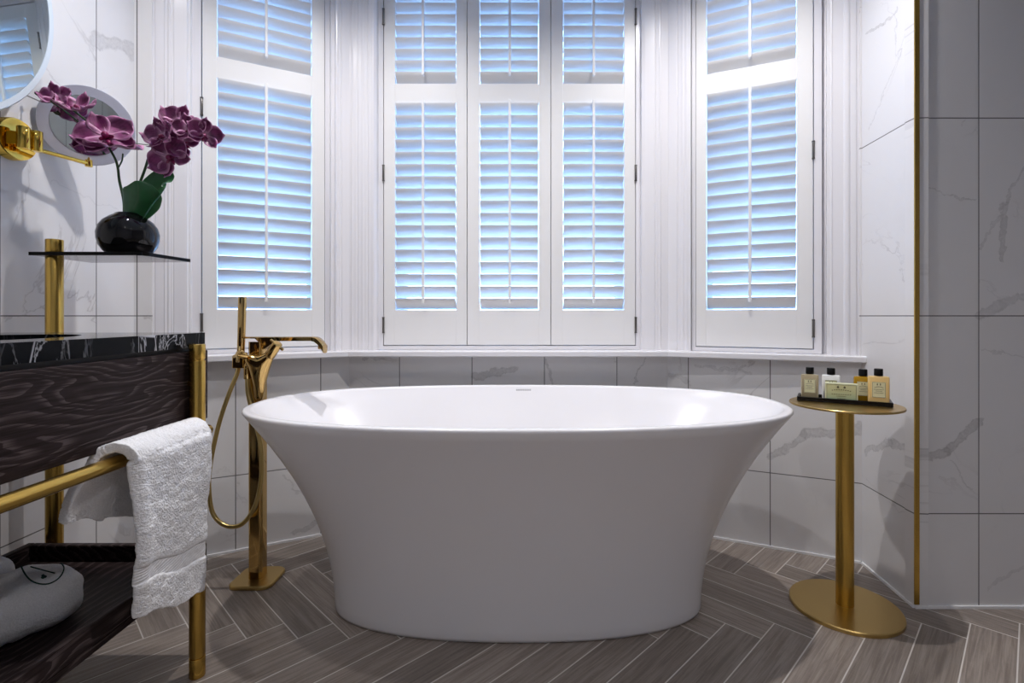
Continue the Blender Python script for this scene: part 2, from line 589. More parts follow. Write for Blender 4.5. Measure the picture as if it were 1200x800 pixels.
def pilaster(name, segs, z0=SILL1, z1=CEIL):
    """segs: list of (px, line a, line b, offset); an upright moulded board following these plan points"""
    pts = [hit(px, a, b, o) for px, a, b, o in segs]
    n = len(pts)
    vs = [Vector((p.x, p.y, z0)) for p in pts] + [Vector((p.x, p.y, z1)) for p in pts]
    mb = MB().add(vs, [(i, i + 1, n + i + 1, n + i) for i in range(n - 1)])
    return struct(name, mb, M['white_paint'])


LD, CD, RD = (L0, L1), (L1, R1), (R1, R0)


def bead(px, line, base, h=.007, w=1.6):
    h *= .35
    return [(px - w, *line, base), (px - w * .55, *line, base + h * .8), (px, *line, base + h), (px + w * .55, *line, base + h * .8), (px + w, *line, base)]


def groove(px, line, base, h=.006, w=1.1):
    h *= .35
    return [(px - w, *line, base), (px - w * .4, *line, base - h), (px + w * .4, *line, base - h), (px + w, *line, base)]


B0 = -.012
pilaster('trim_10', [(176, *LD, -.03), (178, *LD, B0)] + groove(181, LD, B0) + [(190, *LD, B0)] + bead(193.5, LD, B0) + bead(198, LD, B0) + groove(203, LD, B0) + [(219, *LD, B0), (221, *LD, -.02), (223, *LD, -.02), (227, *LD, -.06)])
cl = offs(bay, B0)
pilaster('trim_11', [(384, *LD, -.07), (388, *LD, B0 - .01), (392, *LD, B0 - .01)] + bead(395, LD, B0) + groove(400, LD, B0) + [(409.2, *LD, B0), (410.2, *CD, B0)] + bead(412.5, CD, B0) + groove(419, CD, B0) + bead(425, CD, B0, .005) + groove(431, CD, B0) + bead(437, CD, B0, .005) + [(441.5, *CD, B0 - .01), (446, *CD, -.07)])
pilaster('trim_12', [(748, *CD, -.07), (752, *CD, B0 - .01), (756, *CD, B0 - .006)] + groove(768, CD, B0) + bead(773.5, CD, B0) + [(783, *CD, B0), (784.5, *RD, B0)] + groove(794, RD, B0) + bead(800, RD, B0, .005) + bead(804.5, RD, B0, .005) + [(809, *RD, B0), (813, *RD, -.07)])
pilaster('trim_13', [(960, *RD, -.06), (968.0, *RD, B0 - .035), (968.8, *RD, B0)] + bead(974.5, RD, B0, .008) + [(986, *RD, B0)] + bead(992.5, RD, B0, .014, 4.0) + [(1001, *RD, B0)] + groove(1005, RD, B0, .012, 1.6) + [(1007.4, *RD, B0), (1008, *RD, -.03)])

# ------------------------------------------------------------------ windows behind the shutters and the shutters
DEP = .014


def window(n, a2, b2, f, g_):
    "sash window in the opening between plan points a2, b2 (front edge of the shutter frame); outn points outdoors"
    L = (b2 - a2).length
    ang = math.atan2((b2 - a2).y, (b2 - a2).x)
    T = Matrix.Translation((a2.x, a2.y, 0)) @ Matrix.Rotation(ang, 4, 'Z')     # local x along, y outwards
    mb = MB()
    mb.box((0, 0, SILL1 + .001), (f, .30, TOP), T)
    mb.box((L - g_, 0, SILL1 + .001), (L, .30, TOP), T)
    mb.box((f, 0, SILL1 + .001), (L - g_, .045, SILL1 + .016), T)
    mb.box((f, 0, TOP - .02), (L - g_, .30, TOP), T)
    mb.box((f, .0315, SILL1 + .016), (f + .012, .055, TOP - .02), T)          # rebates behind the leaves, added to block sky light at the gaps
    mb.box((L - g_ - .012, .0315, SILL1 + .016), (L - g_, .055, TOP - .02), T)
    mb.box((f + .012, .0315, TOP - .04), (L - g_ - .012, .055, TOP - .02), T)
    mb.box((f + .012, .0315, SILL1 + .016), (L - g_ - .012, .055, SILL1 + .03), T)
    fr = struct('window_%d' % n, mb, M['white_paint'])
    mb = MB()
    w = .045
    y0, y1 = .24, .28
    zb, zt, zm = SILL1 + .001, TOP - .02, 1.62
    mb.box((f, y0, zb), (f + w, y1, zt), T)
    mb.box((L - g_ - w, y0, zb), (L - g_, y1, zt), T)
    for z in (zb, zm, zt - w):
        mb.box((f + w, y0, z), (L - g_ - w, y1, z + w), T)
    s = obj('sash', mb, M['white_paint'], fr)
    mb = MB()
    mb.box((f + w, .258, zb + w), (L - g_ - w, .262, zm), T)
    mb.box((f + w, .258, zm + w), (L - g_ - w, .262, zt - w), T)
    obj('pane', mb, M['window_glass'], fr)
    l = bpy.data.lights.new('daylight_portal', 'AREA')      # guides the sampling of the sky through this window
    l.shape = 'RECTANGLE'
    l.size, l.size_y = L - f - g_, TOP - SILL1
    l.cycles.is_portal = True
    po = bpy.data.objects.new('daylight_portal', l)
    COL.objects.link(po)
    po.matrix_world = T @ Matrix.Translation((L / 2, .31, (TOP + SILL1) / 2)) @ Matrix.Rotation(-PI / 2, 4, 'X')
    return T


def shutter(label, loc, rz, w, stl, str_, hinges, rodx=.5, lap=False):
    """one plantation shutter leaf; local x along the wall, -y into the room, z up from its bottom edge"""
    t = thing('shutter_panel', label, 'shutter', loc, rz, 'plantation shutters in the bay window')
    zb = loc[2]
    h = TOP - .024 - zb
    lo0, lo1 = .911 - zb, 1.787 - zb
    up0, up1 = 1.868 - zb, h - .06
    th = .027
    mb = MB()
    mb.box((0, 0, 0), (stl, th, h))
    mb.box((w - str_, 0, 0), (w, th, h))
    if lap:  # lap strips added behind the stiles to block sky light between leaves
        mb.box((-.005, th + .0005, .01), (.012, th + .005, h))
        mb.box((w - .012, th + .0005, .01), (w + .005, th + .005, h))
    for a, b in ((0, lo0), (lo1, up0), (up1, h)):
        mb.box((stl - .001, .0006, a), (w - str_ + .001, th - .0006, b))
    obj('frame', mb, M['shutter'], t, local=True, bevel=.0015)
    rx = stl + (w - stl - str_) * rodx
    for (a, b) in ((lo0, lo1), (up0, up1)):
        n = round((b - a) / .0515)
        p = (b - a) / n
        mb = MB()
        tilt = math.radians(47)
        sw = .0635
        ct, st_ = math.cos(tilt), math.sin(tilt)
        for k in range(n):
            zc = a + (k + .5) * p
            ring0, ring1 = [], []
            for q in range(12):
                an = 2 * PI * q / 12
                ex, ey = math.cos(an) * sw / 2, math.sin(an) * .0048
                yy = ex * ct + ey * st_
                zz = -ex * st_ + ey * ct
                ring0.append(Vector((stl + .002, th * .5 + yy, zc + zz)))
                ring1.append(Vector((w - str_ - .002, th * .5 + yy, zc + zz)))
            mb.rings([ring0, ring1])
        obj('louvers', mb, M['shutter'], t, local=True, smooth=50)
        yr = th * .5 - sw / 2 * ct - .009
        ztop, zbot = a + (n - .5) * p + sw / 2 * st_ - .01, a + .5 * p + sw / 2 * st_ - .022
        obj('tilt_rod', MB().box((rx - .0055, yr - .006, zbot), (rx + .0055, yr + .006, ztop + .02)), M['shutter'], t, local=True, bevel=.003)
    for side, zz in hinges:
        x = -.001 if side == 'l' else w + .001
        mb = MB().cyl((x, -.004, zz - .032), (x, -.004, zz + .032), .0045, seg=12, bev=.001)
        for q in (-.033, .031):
            mb.cyl((x, -.004, zz + q), (x, -.004, zz + q + .004), .0055, seg=12)
        obj('hinge', mb, M['hinge'], t, local=True, smooth=40)
    return t


OFFC = -.045
# middle window: frame columns 443.5..750.5, leaves 449..547..645.5..745
a2, b2 = hit(443.5, *CD, OFFC), hit(750.5, *CD, OFFC)
edges = [449.3, 547.2, 645.7, 745]
Ysh = a2.y
zsh = H + (VY - 404.3) * Ysh / F
xs = [(e - VX) * Ysh / F for e in edges]
window(1, a2, b2, xs[0] - a2.x - .0008, b2.x - xs[3] - .0008)
g = .0012
hz = [(VY - y) * Ysh / F + H - zsh for y in (20, 203, 381)]
labs = ['white plantation shutter leaf hinged beside the narrow fluted pilaster nearest the bath filler, centre window', 'middle white plantation shutter leaf, second of three in the centre window above the bath', 'white plantation shutter leaf of the centre window nearest the side table']
for k in range(3):
    px0 = (463, 562, 660)[k]
    px1 = (534.5, 631.5, 731.5)[k]
    x0, x1 = xs[k] + g, xs[k + 1] - g
    s0, s1 = (px0 - VX) * Ysh / F - x0, x1 - (px1 - VX) * Ysh / F
    shutter(labs[k], (x0, Ysh + .002, zsh), 0, x1 - x0, s0, s1, [('l', z) for z in hz] if k == 0 else [('r', z) for z in hz] if k == 2 else [], (.47, .51, .49)[k], k == 1)


def side_window(n, line, off, pf0, pf1, pe0, pe1, pl0, pl1, label, hinge, ylow, hys, rodx):
    a, b = hit(pf0, *line, off), hit(pf1, *line, off)
    e0, e1, q0, q1 = (hit(p, *line, off + .0) for p in (pe0, pe1, pl0, pl1))
    window(n, a, b, (e0 - a).length - .0008, (b - e1).length - .0008)
    d = (b - a).normalized()
    ang = math.atan2(d.y, d.x)
    z = zsh
    w = (e1 - e0).length - .0024
    e0 = e0 + d * .0012
    he = e0 if hinge == 'l' else e1
    shutter(label, (e0.x, e0.y + .002, z), ang, w, (q0 - e0).length, (e1 - q1).length, [(hinge, H + (VY - y) * he.y / F - z) for y in hys], rodx)


side_window(2, LD, -.044, 224.5, 386.5, 236, 380.5, 254, 365.5, 'white plantation shutter leaf in the angled bay window behind the orchid and bath filler', 'l', 409, (125, 378), .5)
side_window(3, RD, -.03, 811, 963, 815.5, 953.5, 828, 934.5, 'white plantation shutter leaf in the angled bay window above the side table', 'r', 410, (176, 385), .5)

# ------------------------------------------------------------------ bath
TC = Vector((-.013, 1.59, 0))
HT = .62


def sup(a, b, n, z, N=128):
    r = []
    for i in range(N):
        t = 2 * PI * i / N
        c, s = math.cos(t), math.sin(t)
        r.append(TC + Vector((a * math.copysign(abs(c) ** (2 / n), c), b * math.copysign(abs(s) ** (2 / n), s), z)))
    return r


def tub():
    A0, A1, BB0, BB1 = .560, .812, .210, .395
    rs = [sup(A0 - .05, BB0 - .04, 2.25, 0), sup(A0 - .012, BB0 - .01, 2.25, 0), sup(A0 - .004, BB0 - .003, 2.25, .003), sup(A0, BB0, 2.25, .012)]
    K = 26
    for k in range(1, K + 1):
        t = k / K
        z = .012 + (HT - .022) * t
        f = t ** 1.9
        rs.append(sup(A0 + (A1 - A0) * f, BB0 + (BB1 - BB0) * f, 2.25 + .12 * f, z))
    for dz, dr in ((.006, -.0005), (.009, -.003), (.010, -.007), (.010, -.020), (.008, -.024), (.002, -.027)):
        rs.append(sup(A1 + dr, BB1 + dr, 2.37, HT - .010 + dz))
    a, b = A1 - .027, BB1 - .027
    for k in range(1, 19):
        t = k / 18
        z = HT - .008 - t * .43
        f = 1 - (1 - (1 - t) ** 1.5) * .42 - (.06 * t ** 8)
        rs.append(sup(a * f, b * (f - .02 * t), 2.3, z))
    for k in range(1, 8):
        t = k / 7
        rs.append(sup(a * .52 * (1 - t * .98), b * .5 * (1 - t * .98), 2.2, HT - .438 - .018 * math.sin(t * PI / 2)))
    return MB().rings(rs)


bath = thing('bathtub', 'large white freestanding oval bathtub with flared sides', 'bathtub', TC)
obj('tub_body', tub(), M['acrylic'], bath, smooth=60)
# faint maker's mark on the inner back slope
mb = MB()
for k in range(11):
    x = TC.x + .018 + (k - 5) * .0052
    p0 = Vector((x, 1.59 + .3625, HT - .016))
    mb.box(p0 + Vector((-.0018, -.0008, -.003)), p0 + Vector((.0018, .0008, .003)))
obj('maker_mark', mb, M['mark'], bath)
mb = MB().lathe([(0, .0), (0, .03), (.004, .032), (.006, .028), (.007, 0.001)], TC + Vector((0, 0, HT - .4565)), seg=32)
obj('drain_cover', mb, M['acrylic'], bath, smooth=40)

# ------------------------------------------------------------------ floor standing bath filler
FX, FY = -.888, 1.72
fl = thing('bath_filler', 'polished brass floor-standing bath tap with hand shower and looped hose', 'tap', (FX, FY, 0))


def rsq(hw, r, z, cx=FX, cy=FY, n=6, hd=None):
    hd = hd or hw
    out = []
    for qx, qy, a0 in ((1, 1, 0), (-1, 1, 90), (-1, -1, 180), (1, -1, 270)):
        for k in range(n + 1):
            a = math.radians(a0 + 90 * k / n)
            out.append(Vector((cx + qx * (hw - r) + r * math.cos(a), cy + qy * (hd - r) + r * math.sin(a), z)))
    return out


obj('base_plate', MB().rings([rsq(.068, .028, 0), rsq(.070, .03, .002), rsq(.070, .03, .010), rsq(.067, .028, .013)]), M['brass_disc'], fl, smooth=40)
obj('column', MB().rings([rsq(.023, .010, .013), rsq(.023, .010, .80)]), M['polished'], fl, smooth=40)
# spout: flat top, tapering neck, turned-down lip
rs = []
for k in range(27):
    t = k / 26
    x = FX - .042 + .268 * t
    top = .8165 - (0 if t < .86 else .030 * ((t - .86) / .14) ** 2)
    if t < .18:
        thk = .006
    elif t < .42:
        q = (t - .18) / .24
        thk = .006 + .055 * math.sin(min(1, q * 2.2) * PI / 2) * (1 - q) ** 1.1 + .008 * q
    else:
        thk = .014 + (.010 if t > .86 else 0) * ((t - .86) / .14 if t > .86 else 0)
    hw = .024 - .003 * t
    rs.append([Vector((x, FY - hw, top - .002)), Vector((x, FY - hw + .003, top)), Vector((x, FY + hw - .003, top)), Vector((x, FY + hw, top - .002)), Vector((x, FY + hw * .8, top - thk)), Vector((x, FY, top - thk * 1.08)), Vector((x, FY - hw * .8, top - thk))])
sp = MB().rings(rs)
xe = FX - .042 + .268
sp.lathe([(0, .011), (.010, .011), (.012, .009)], (xe - .013, FY, .7865), (0, 0, -1), 20)
obj('spout', sp, M['polished'], fl, smooth=50)


def skin(name, pts, rad, edges, mat, parent, sub=2):
    me = bpy.data.meshes.new(name)
    off = root_loc(parent)
    me.from_pydata([Vector(p) - off for p in pts], edges, [])
    me.materials.append(mat)
    o = bpy.data.objects.new(name, me)
    COL.objects.link(o)
    o.parent = parent
    m = o.modifiers.new('skin', 'SKIN')
    m.use_smooth_shade = True
    for i, sv in enumerate(me.skin_vertices[0].data):
        r = rad[i]
        sv.radius = (r, r) if not isinstance(r, tuple) else r
    me.skin_vertices[0].data[0].use_root = True
    m = o.modifiers.new('sub', 'SUBSURF')
    m.levels = m.render_levels = sub
    return o


fy = FY - .028
q = [P(304, 470, fy), P(304, 448, fy), P(304, 432, fy - .005), P(296, 422, fy - .012), P(288, 417, fy - .02), P(312, 421, fy - .008), P(318, 414, fy - .012)]
skin('valve_body', q, [.014, .021, .027, .021, .017, .020, .017], [(0, 1), (1, 2), (2, 3), (3, 4), (2, 5), (5, 6)], M['polished'], fl)
# cross handle
c = P(284.5, 416, fy - .045)
ax = Vector((-.55, -.75, .25)).normalized()
hl = obj('cross_handle', MB().cyl(c + ax * -.012, c + ax * .020, .011, .010, 24, .002), M['polished'], fl, smooth=40)
u_ = ax.cross(Vector((0, 0, 1))).normalized()
v_ = ax.cross(u_)
for an in (20, 65 + 45):
    d = u_ * math.cos(math.radians(an)) + v_ * math.sin(math.radians(an))
    obj('handle_bar', MB().cyl(c + ax * .014 - d * .026, c + ax * .014 + d * .026, .0055, seg=14, bev=.001), M['polished'], hl, smooth=40)
c = P(317, 415, fy - .034)
ax = Vector((.60, -.25, .72)).normalized()
hl = obj('diverter_handle', MB().cyl(c - ax * .006, c + ax * .048, .0165, .0150, 28, .002), M['polished'], fl, smooth=40)
e = c + ax * .040
w_ = ax.cross(Vector((0, 1, 0))).normalized()
for s in (-1, 1):
    obj('lever', MB().cyl(e, e + w_ * s * .026 + ax * .002, .005, .0045, 12, .0008), M['polished'], hl, smooth=40)
hy = FY - .012
hs0, hs1 = P(282, 424, hy), P(284.2, 347.5, hy)
d = (hs1 - hs0).normalized()
hsb = MB().cyl(hs0, hs1, .0115, .0130, 28, .0025)
obj('hand_shower', hsb, M['polished'], fl, smooth=40)
c0 = P(281.5, 424, hy)
hb = MB()
hb.box(c0 + Vector((-.018, -.019, -.020)), c0 + Vector((.022, .019, .022)))
hb.box(c0 + Vector((.02, -.010, -.012)), Vector((FX - .02, FY + .012, c0.z + .012)))
obj('shower_holder', hb, M['polished'], fl, bevel=.004)
hpx = [(280, 430, 0), (277, 440, -.01), (268, 462, -.03), (257, 495, -.05), (248, 535, -.06), (244.7, 565, -.065), (248, 597, -.068), (258, 612, -.07), (272, 617, -.07), (286, 612, -.068), (299, 592, -.065), (306, 562, -.06), (306.5, 530, -.055), (302, 505, -.052), (295, 480, -.045), (290.5, 460, -.04), (289.5, 442, -.035)]
obj('shower_hose', MB().tube([P(x, y, FY + dy) for x, y, dy in hpx], .0068, 14, smooth=6), M['hose'], fl, smooth=60)
el = MB().cyl(P(289.3, 444, FY - .035), P(289.3, 431, FY - .035), .0095, seg=20, bev=.0015)
el.tube([P(289.3, 432, FY - .035), P(290, 427, FY - .032), P(294, 424, FY - .02)], .009, 14, smooth=5)
obj('hose_elbow', el, M['polished'], fl, smooth=50)

# ------------------------------------------------------------------ side table with toiletries
TX, TY = .979, 1.554
ZT = .62
tb = thing('side_table', 'slim round brass pedestal side table holding toiletries beside the bath', 'side table', (TX, TY, 0))
obj('table_base', MB().lathe([(0, .148), (.001, .150), (.010, .150), (.0125, .1475), (.013, .0)], (TX, TY, 0), seg=96), M['brass_disc'], tb, smooth=35)
obj('pedestal', MB().cyl((TX, TY, .0125), (TX, TY, ZT - .005), .0245, seg=48), M['brass'], tb, smooth=40)
obj('tabletop', MB().lathe([(0, .149), (.0008, .150), (.005, .150), (.006, .149), (.006, 0)], (TX, TY, ZT - .006), seg=96), M['brass_disc'], tb, smooth=35)

ua = Vector((.858, -.514, 0))
wa = Vector((.514, .858, 0))
T0 = Vector((.865, 1.612, ZT))
TR = math.atan2(ua.y, ua.x)


def tp(u, w, z=0):
    return T0 + ua * u + wa * w + Vector((0, 0, z))


ZF = .0045
tm = Matrix.Translation(T0) @ Matrix.Rotation(TR, 4, 'Z')
tl, tw = .247, .087
mb = MB().box((0, 0, 0), (tl, tw, ZF), tm)
r_ = .007
mb.box((0, 0, ZF), (tl, r_, .013), tm).box((0, tw - r_, ZF), (tl, tw, .013), tm).box((0, r_, ZF), (r_, tw - r_, .013), tm).box((tl - r_, r_, ZF), (tl, tw - r_, .013), tm)
tr = obj('toiletry_tray', mb, M['black_lacquer'], origin=T0, bevel=.0012)
tag(tr, 'narrow black lacquer tray of toiletries on the brass side table', 'tray')

LAB = {'cream': plain('cream_paper_label', (.72, .70, .46), .6), 'print': plain('dark_label_print', (.10, .09, .05), .7), 'red': plain('red_label_print', (.5, .18, .08), .7)}


def label_print(w, h, box=False):
    "crest pair, arched line and rows of tiny lettering, drawn around (0,0) in x,z"
    mb = MB()
    t = .0003

    def dash(x, z, a, b):
        mb.box((x - a, -t, z - b), (x + a, t, z + b))
    for s in (-1, 1):
        dash(s * w * .11, h * .34, w * .035, h * .05)
        dash(s * w * .11, h * .40, w * .018, h * .02)
    for k in range(9):
        a = (k - 4) / 4
        dash(a * w * .30, h * (.20 - .055 * a * a), w * .022, h * .022)
    rows = ((.02, .36), (-.08, .24), (-.2, .34)) if not box else ((-.08, .34), (-.20, .16), (-.33, .14))
    for z, ww in rows:
        n = 9
        for k in range(n):
            dash((k - (n - 1) / 2) / n * 2 * ww * w, h * z, ww * w / n * .62, h * .016)
    return mb


def rbox(hw, hd, r, z, n=5):
    return rsq(hw, r, z, 0, 0, n, hd)


def bottle(label, u, w, mat, cap_r=.0115, scale=1.0, clear=None):
    loc = tp(u, w, ZF)
    t = thing('toiletry_bottle', label, 'bottle', loc, TR, 'toiletry bottles on the tray')
    hw, hd, h = .0245 * scale, .0125 * scale, .076 * scale
    body = MB().rings([rbox(hw - .002, hd - .002, .003, 0), rbox(hw, hd, .004, .002), rbox(hw, hd, .004, h - .004), rbox(hw - .0012, hd - .0012, .004, h - .001), rbox(hw - .005, hd - .004, .004, h), rbox(.008, .008, .0079, h + .0005), rbox(.008, .008, .0079, h + .003)])
    obj('bottle_body', body, mat, t, local=True, smooth=45)
    obj('cap', MB().lathe([(0, cap_r - .001), (.001, cap_r), (.0195, cap_r), (.021, cap_r - .0012)], (0, 0, h + .0012), seg=28), M['black_plastic'], t, local=True, smooth=40)
    lw, lh = hw * 1.28, h * .56
    lz = h * .52
    lb = obj('label', MB().box((-lw / 2, -hd - .0006, lz - lh / 2), (lw / 2, -hd + .0004, lz + lh / 2)), LAB['cream'], t, local=True)
    pr = label_print(lw, lh)
    for v in pr.v:
        v.y += -hd - .0008
        v.z += lz
    obj('label_print', pr, LAB['print'], lb, local=True)
    bd = MB()
    for (x0, x1, z0, z1) in ((-.47, .47, -.485, -.47), (-.47, .47, .47, .485), (-.47, -.45, -.47, .47), (.45, .47, -.47, .47)):
        bd.box((x0 * lw, -hd - .0009, lz + z0 * lh), (x1 * lw, -hd - .0003, lz + z1 * lh))
    obj('label_border', bd, LAB['print'], lb, local=True)
    return t


def liquid(name, col, rough, trans):
    t = NT(name)
    t.set(color=col, rough=rough, trans=trans, ior=1.4)
    return t.m


bottle('clear bottle of pale beige liquid, farthest on the tray from the brass corner trim', .034, .045, liquid('pale_beige_bottle', (.66, .57, .38), .08, .55))
bottle('opaque white bottle with cream label, partly behind the soap box', .092, .052, plain('white_bottle_plastic', (.80, .80, .79), .3))
bottle('clear amber-gold bottle standing behind the opaque honey-coloured one', .176, .058, liquid('amber_bottle', (.62, .36, .02), .06, .55))
bottle('opaque honey-coloured bottle in front, at the tray end nearest the wall', .213, .028, plain('honey_bottle', (.72, .50, .20), .28, sss=.0), scale=1.08)
loc = tp(.1185, .0165, ZF)
bx = thing('soap_box', 'pale green and cream carton of soap standing before the bottles', 'soap box', loc, TR)
obj('carton', MB().box((-.0425, -.010, 0), (.0425, .010, .056)), plain('cream_carton', (.68, .70, .48), .5), bx, local=True, bevel=.0008)
fpm = NT('green_to_cream_carton_face')
_, _, zz = fpm.sep(fpm.tex('object'))
fpm.set(color=fpm.mix(fpm.ramp(zz, .0, .05), (.36, .46, .30), (.58, .58, .33)), rough=.5)
fp = obj('front_panel', MB().box((-.0385, -.0106, .002), (.0385, -.0098, .0525)), fpm.m, bx, local=True)
pr = label_print(.077, .05, True)
for v in pr.v:
    v.y += -.0109
    v.z += .027
obj('label_print', pr, LAB['print'], fp, local=True)
bd = MB()
for (x0, x1, z0, z1) in ((-.0385, .0385, .0515, .0525), (-.0385, -.0375, .002, .0515), (.0375, .0385, .002, .0515)):
    bd.box((x0, -.0110, z0), (x1, -.0104, z1))
obj('panel_border', bd, LAB['print'], fp, local=True)

# ------------------------------------------------------------------ vanity
VXF = -.82                                  # plane of apron and counter front
VN, VFAR = .42, 1.335                       # near (out of frame) and far end
XW = XL + .012
PY = 1.262                                  # front post
PX = -.801
van = thing('vanity_unit', 'dark oak washstand with black marble top and brass frame', 'vanity', (-1.08, .9, 0))
ct = MB()
CT0, CT1 = .808, .843
# countertop with an oval basin opening
hole, rim = [], []
BC = Vector((-1.09, .96))
N = 64
x0, x1, y0, y1 = XW, VXF, VN, VFAR - .012
for i in range(N):
    a = 2 * PI * i / N
    c, s = math.cos(a), math.sin(a)
    hole.append((BC.x + .17 * c, BC.y + .235 * s))
    k = min((x1 - BC.x) / c if c > 1e-6 else (x0 - BC.x) / c if c < -1e-6 else 9, (y1 - BC.y) / s if s > 1e-6 else (y0 - BC.y) / s if s < -1e-6 else 9)
    rim.append([BC.x + k * c, BC.y + k * s])
for cx_, cy_ in ((x0, y0), (x0, y1), (x1, y0), (x1, y1)):
    j = min(range(N), key=lambda q: (rim[q][0] - cx_) ** 2 + (rim[q][1] - cy_) ** 2)
    rim[j] = [cx_, cy_]
V3 = lambda p, z: Vector((p[0], p[1], z))
ct.rings([[V3(p, CT0) for p in hole], [V3(p, CT1) for p in hole], [V3(p, CT1) for p in rim], [V3(p, CT0) for p in rim], [V3(p, CT0) for p in hole]], cap0=False, cap1=False)
obj('countertop', ct, M['marble_black'], van)
bs = []
for k in range(9):
    t = k / 8
    f = math.cos(t * PI / 2 * .93)
    bs.append([Vector((BC.x + .176 * f * math.cos(2 * PI * i / 48), BC.y + .241 * f * math.sin(2 * PI * i / 48), CT0 - .001 - .12 * math.sin(t * PI / 2))) for i in range(48)])
obj('basin', MB().rings(bs, cap0=False), plain('white_basin', (.8, .8, .8), .15), van, smooth=60, solid=.006)
obj('shadow_gap', MB().box((XW + .01, VN + .02, .797), (VXF - .014, VFAR - .022, .8075)), M['black_gap'], van)
A0_, A1_ = .620, .797
obj('apron', MB().box((VXF - .024, VN, A0_), (VXF, VFAR, A1_)), M['wood'], van, bevel=.0015)
obj('end_panel', MB().box((XW, VFAR - .024, A0_), (VXF - .0245, VFAR - .001, A1_)), M['wood'], van)
obj('end_panel', MB().box((XW, VN, A0_), (VXF - .0245, VN + .022, A1_)), M['wood'], van)
obj('underside_board', MB().box((XW + .01, VN + .023, A0_ + .004), (VXF - .026, VFAR - .026, A0_ + .014)), M['wood'], van)


def post(x, y, z1, r=.0178):
    mb = MB().cyl((x, y, 0.0), (x, y, .048), r, seg=32, bev=.0012)
    mb.cyl((x, y, .0475), (x, y, .0515), r - .0022, seg=32)
    mb.cyl((x, y, .051), (x, y, z1 - .040), r, seg=32, bev=.0012)
    mb.cyl((x, y, z1 - .0405), (x, y, z1 - .0365), r - .0022, seg=32)
    mb.cyl((x, y, z1 - .037), (x, y, z1), r, seg=32, bev=.0022)
    return mb


obj('front_post', post(PX, PY, H - 33 * 1.262 / F), M['brass'], van, smooth=40)
obj('front_post', post(PX, VN + .07, H - 33 * 1.262 / F), M['brass'], van, smooth=40)
RX, RY = -1.2535, 1.372
ZS = H + 73 * 1.345 / F
rp = obj('rear_post', post(RX, RY, H + 89.5 * RY / F, .0192), M['brass'], van, smooth=40)
rb = obj('towel_rail', MB().cyl((PX, VN + .06, .5965), (PX, PY + .045, .5965), .0138, seg=28, bev=.003), M['brass'], van, smooth=40)
# open tray shelf
TZ0, TZ1 = .232, .288
TXR, TXL, TYF, TYN = -.832, -1.303, 1.352, .45
tx = MB().box((TXL, TYN, TZ0), (TXR, TYF, TZ0 + .014))
obj('shelf_board', tx, M['wood'], van)
for lo, hi in (((TXR - .018, TYN, TZ0 + .014), (TXR, TYF, TZ1)), ((TXL, TYN, TZ0 + .014), (TXL + .018, TYF, TZ1)), ((TXL + .018, TYF - .018, TZ0 + .014), (TXR - .018, TYF, TZ1))):
    obj('shelf_rim', MB().box(lo, hi), M['wood'], van, bevel=.003)
obj('shelf_bracket', MB().cyl((PX - .002, PY, .26), (TXR - .002, PY, .26), .008, seg=16), M['brass'], van, smooth=40)
obj('apron_bracket', MB().cyl((PX - .002, PY, .72), (VXF - .002, PY, .72), .008, seg=16), M['brass'], van, smooth=40)
obj('rear_bracket', MB().cyl((RX, RY, .70), (RX, VFAR - .003, .70), .008, seg=16), M['brass'], van, smooth=40)
# smoked glass shelf on the rear post
g0 = [(-1.296, 1.345), (-1.02, 1.345), (-1.004, 1.352), (-.996, 1.366), (-.984, 1.516), (-.99, 1.525), (-1.0, 1.528), (-1.30, 1.545)]
gs = obj('glass_shelf', MB().prism(g0, ZS - .0035, ZS + .0035), M['smoke_glass'], van)
ed = MB()
n = len(g0)
for i in range(5):
    a, b = Vector(g0[i]), Vector(g0[(i + 1)])
    nn = nrm(a, b) * .0012
    ed.prism([a - nn * .2, b - nn * .2, b + nn, a + nn], ZS - .0046, ZS + .0046)
obj('polished_edge', ed, M['smoke_edge'], gs)

# ------------------------------------------------------------------ towel over the rail
def towel():
    rz, rr = .5965, .0138
    NU, NV = 70, 150
    th = .011

    def fn(u, v):
        near = 1 - u
        # v: 0 back hem -> 1 front hem
        z_f = .283 + (.212 - .283) * u + .006 * math.sin(u * 9)
        z_b = .508 - .10 * u
        top = rz + rr + th + .010
        arc = .14
        vb, vf = .22, .36
        if v < vb:
            t = v / vb
            x = -.828 - .030 * (1 - t)
            z = z_b + (rz - z_b) * t
            y = .955 + .022 * t + (1.235 - .955) * u - .012 * math.sin(t * PI) * near
            if u < .3:
                z += (1 - t) * .010 * (math.sin(u / .3 * PI) - 1)
        elif v < vf:
            t = (v - vb) / (vf - vb)
            a = PI * t
            x = PX - math.cos(a) * (.027 if a < PI / 2 else .036)
            z = rz + math.sin(a) * (rr + th + (.007 if a < PI / 2 else .009))
            y = (.977 + (1.006 - .977) * t) + (1.243 - .977 - (.03 * t)) * u + .006 * t * u
        else:
            t = (v - vf) / (1 - vf)
            x = PX + .036 + .006 * math.sin(t * 3.0 + u * 2) - .004 * t
            z = rz + (z_f - rz) * t
            y = 1.006 + .030 * t * near * .6 + (1.250 - 1.006) * u
            x += .012 * math.exp(-((u) / .10) ** 2) * math.sin(t * PI)
            if u > .9:
                x -= .016 * ((u - .9) / .1) ** 2
            if u < .06:
                x -= .016 * ((.06 - u) / .06) ** 2
            if BAND[0] < v < BAND[1] + .004:
                x -= .0035
        n = noise.noise(Vector((x * 9, y * 11, z * 9)))
        n2 = noise.noise(Vector((x * 60 + 5, y * 60, z * 60)))
        x += .006 * n + .0022 * n2
        z += .002 * n2
        return Vector((x, y, z))
    return MB().grid(fn, NU, NV)


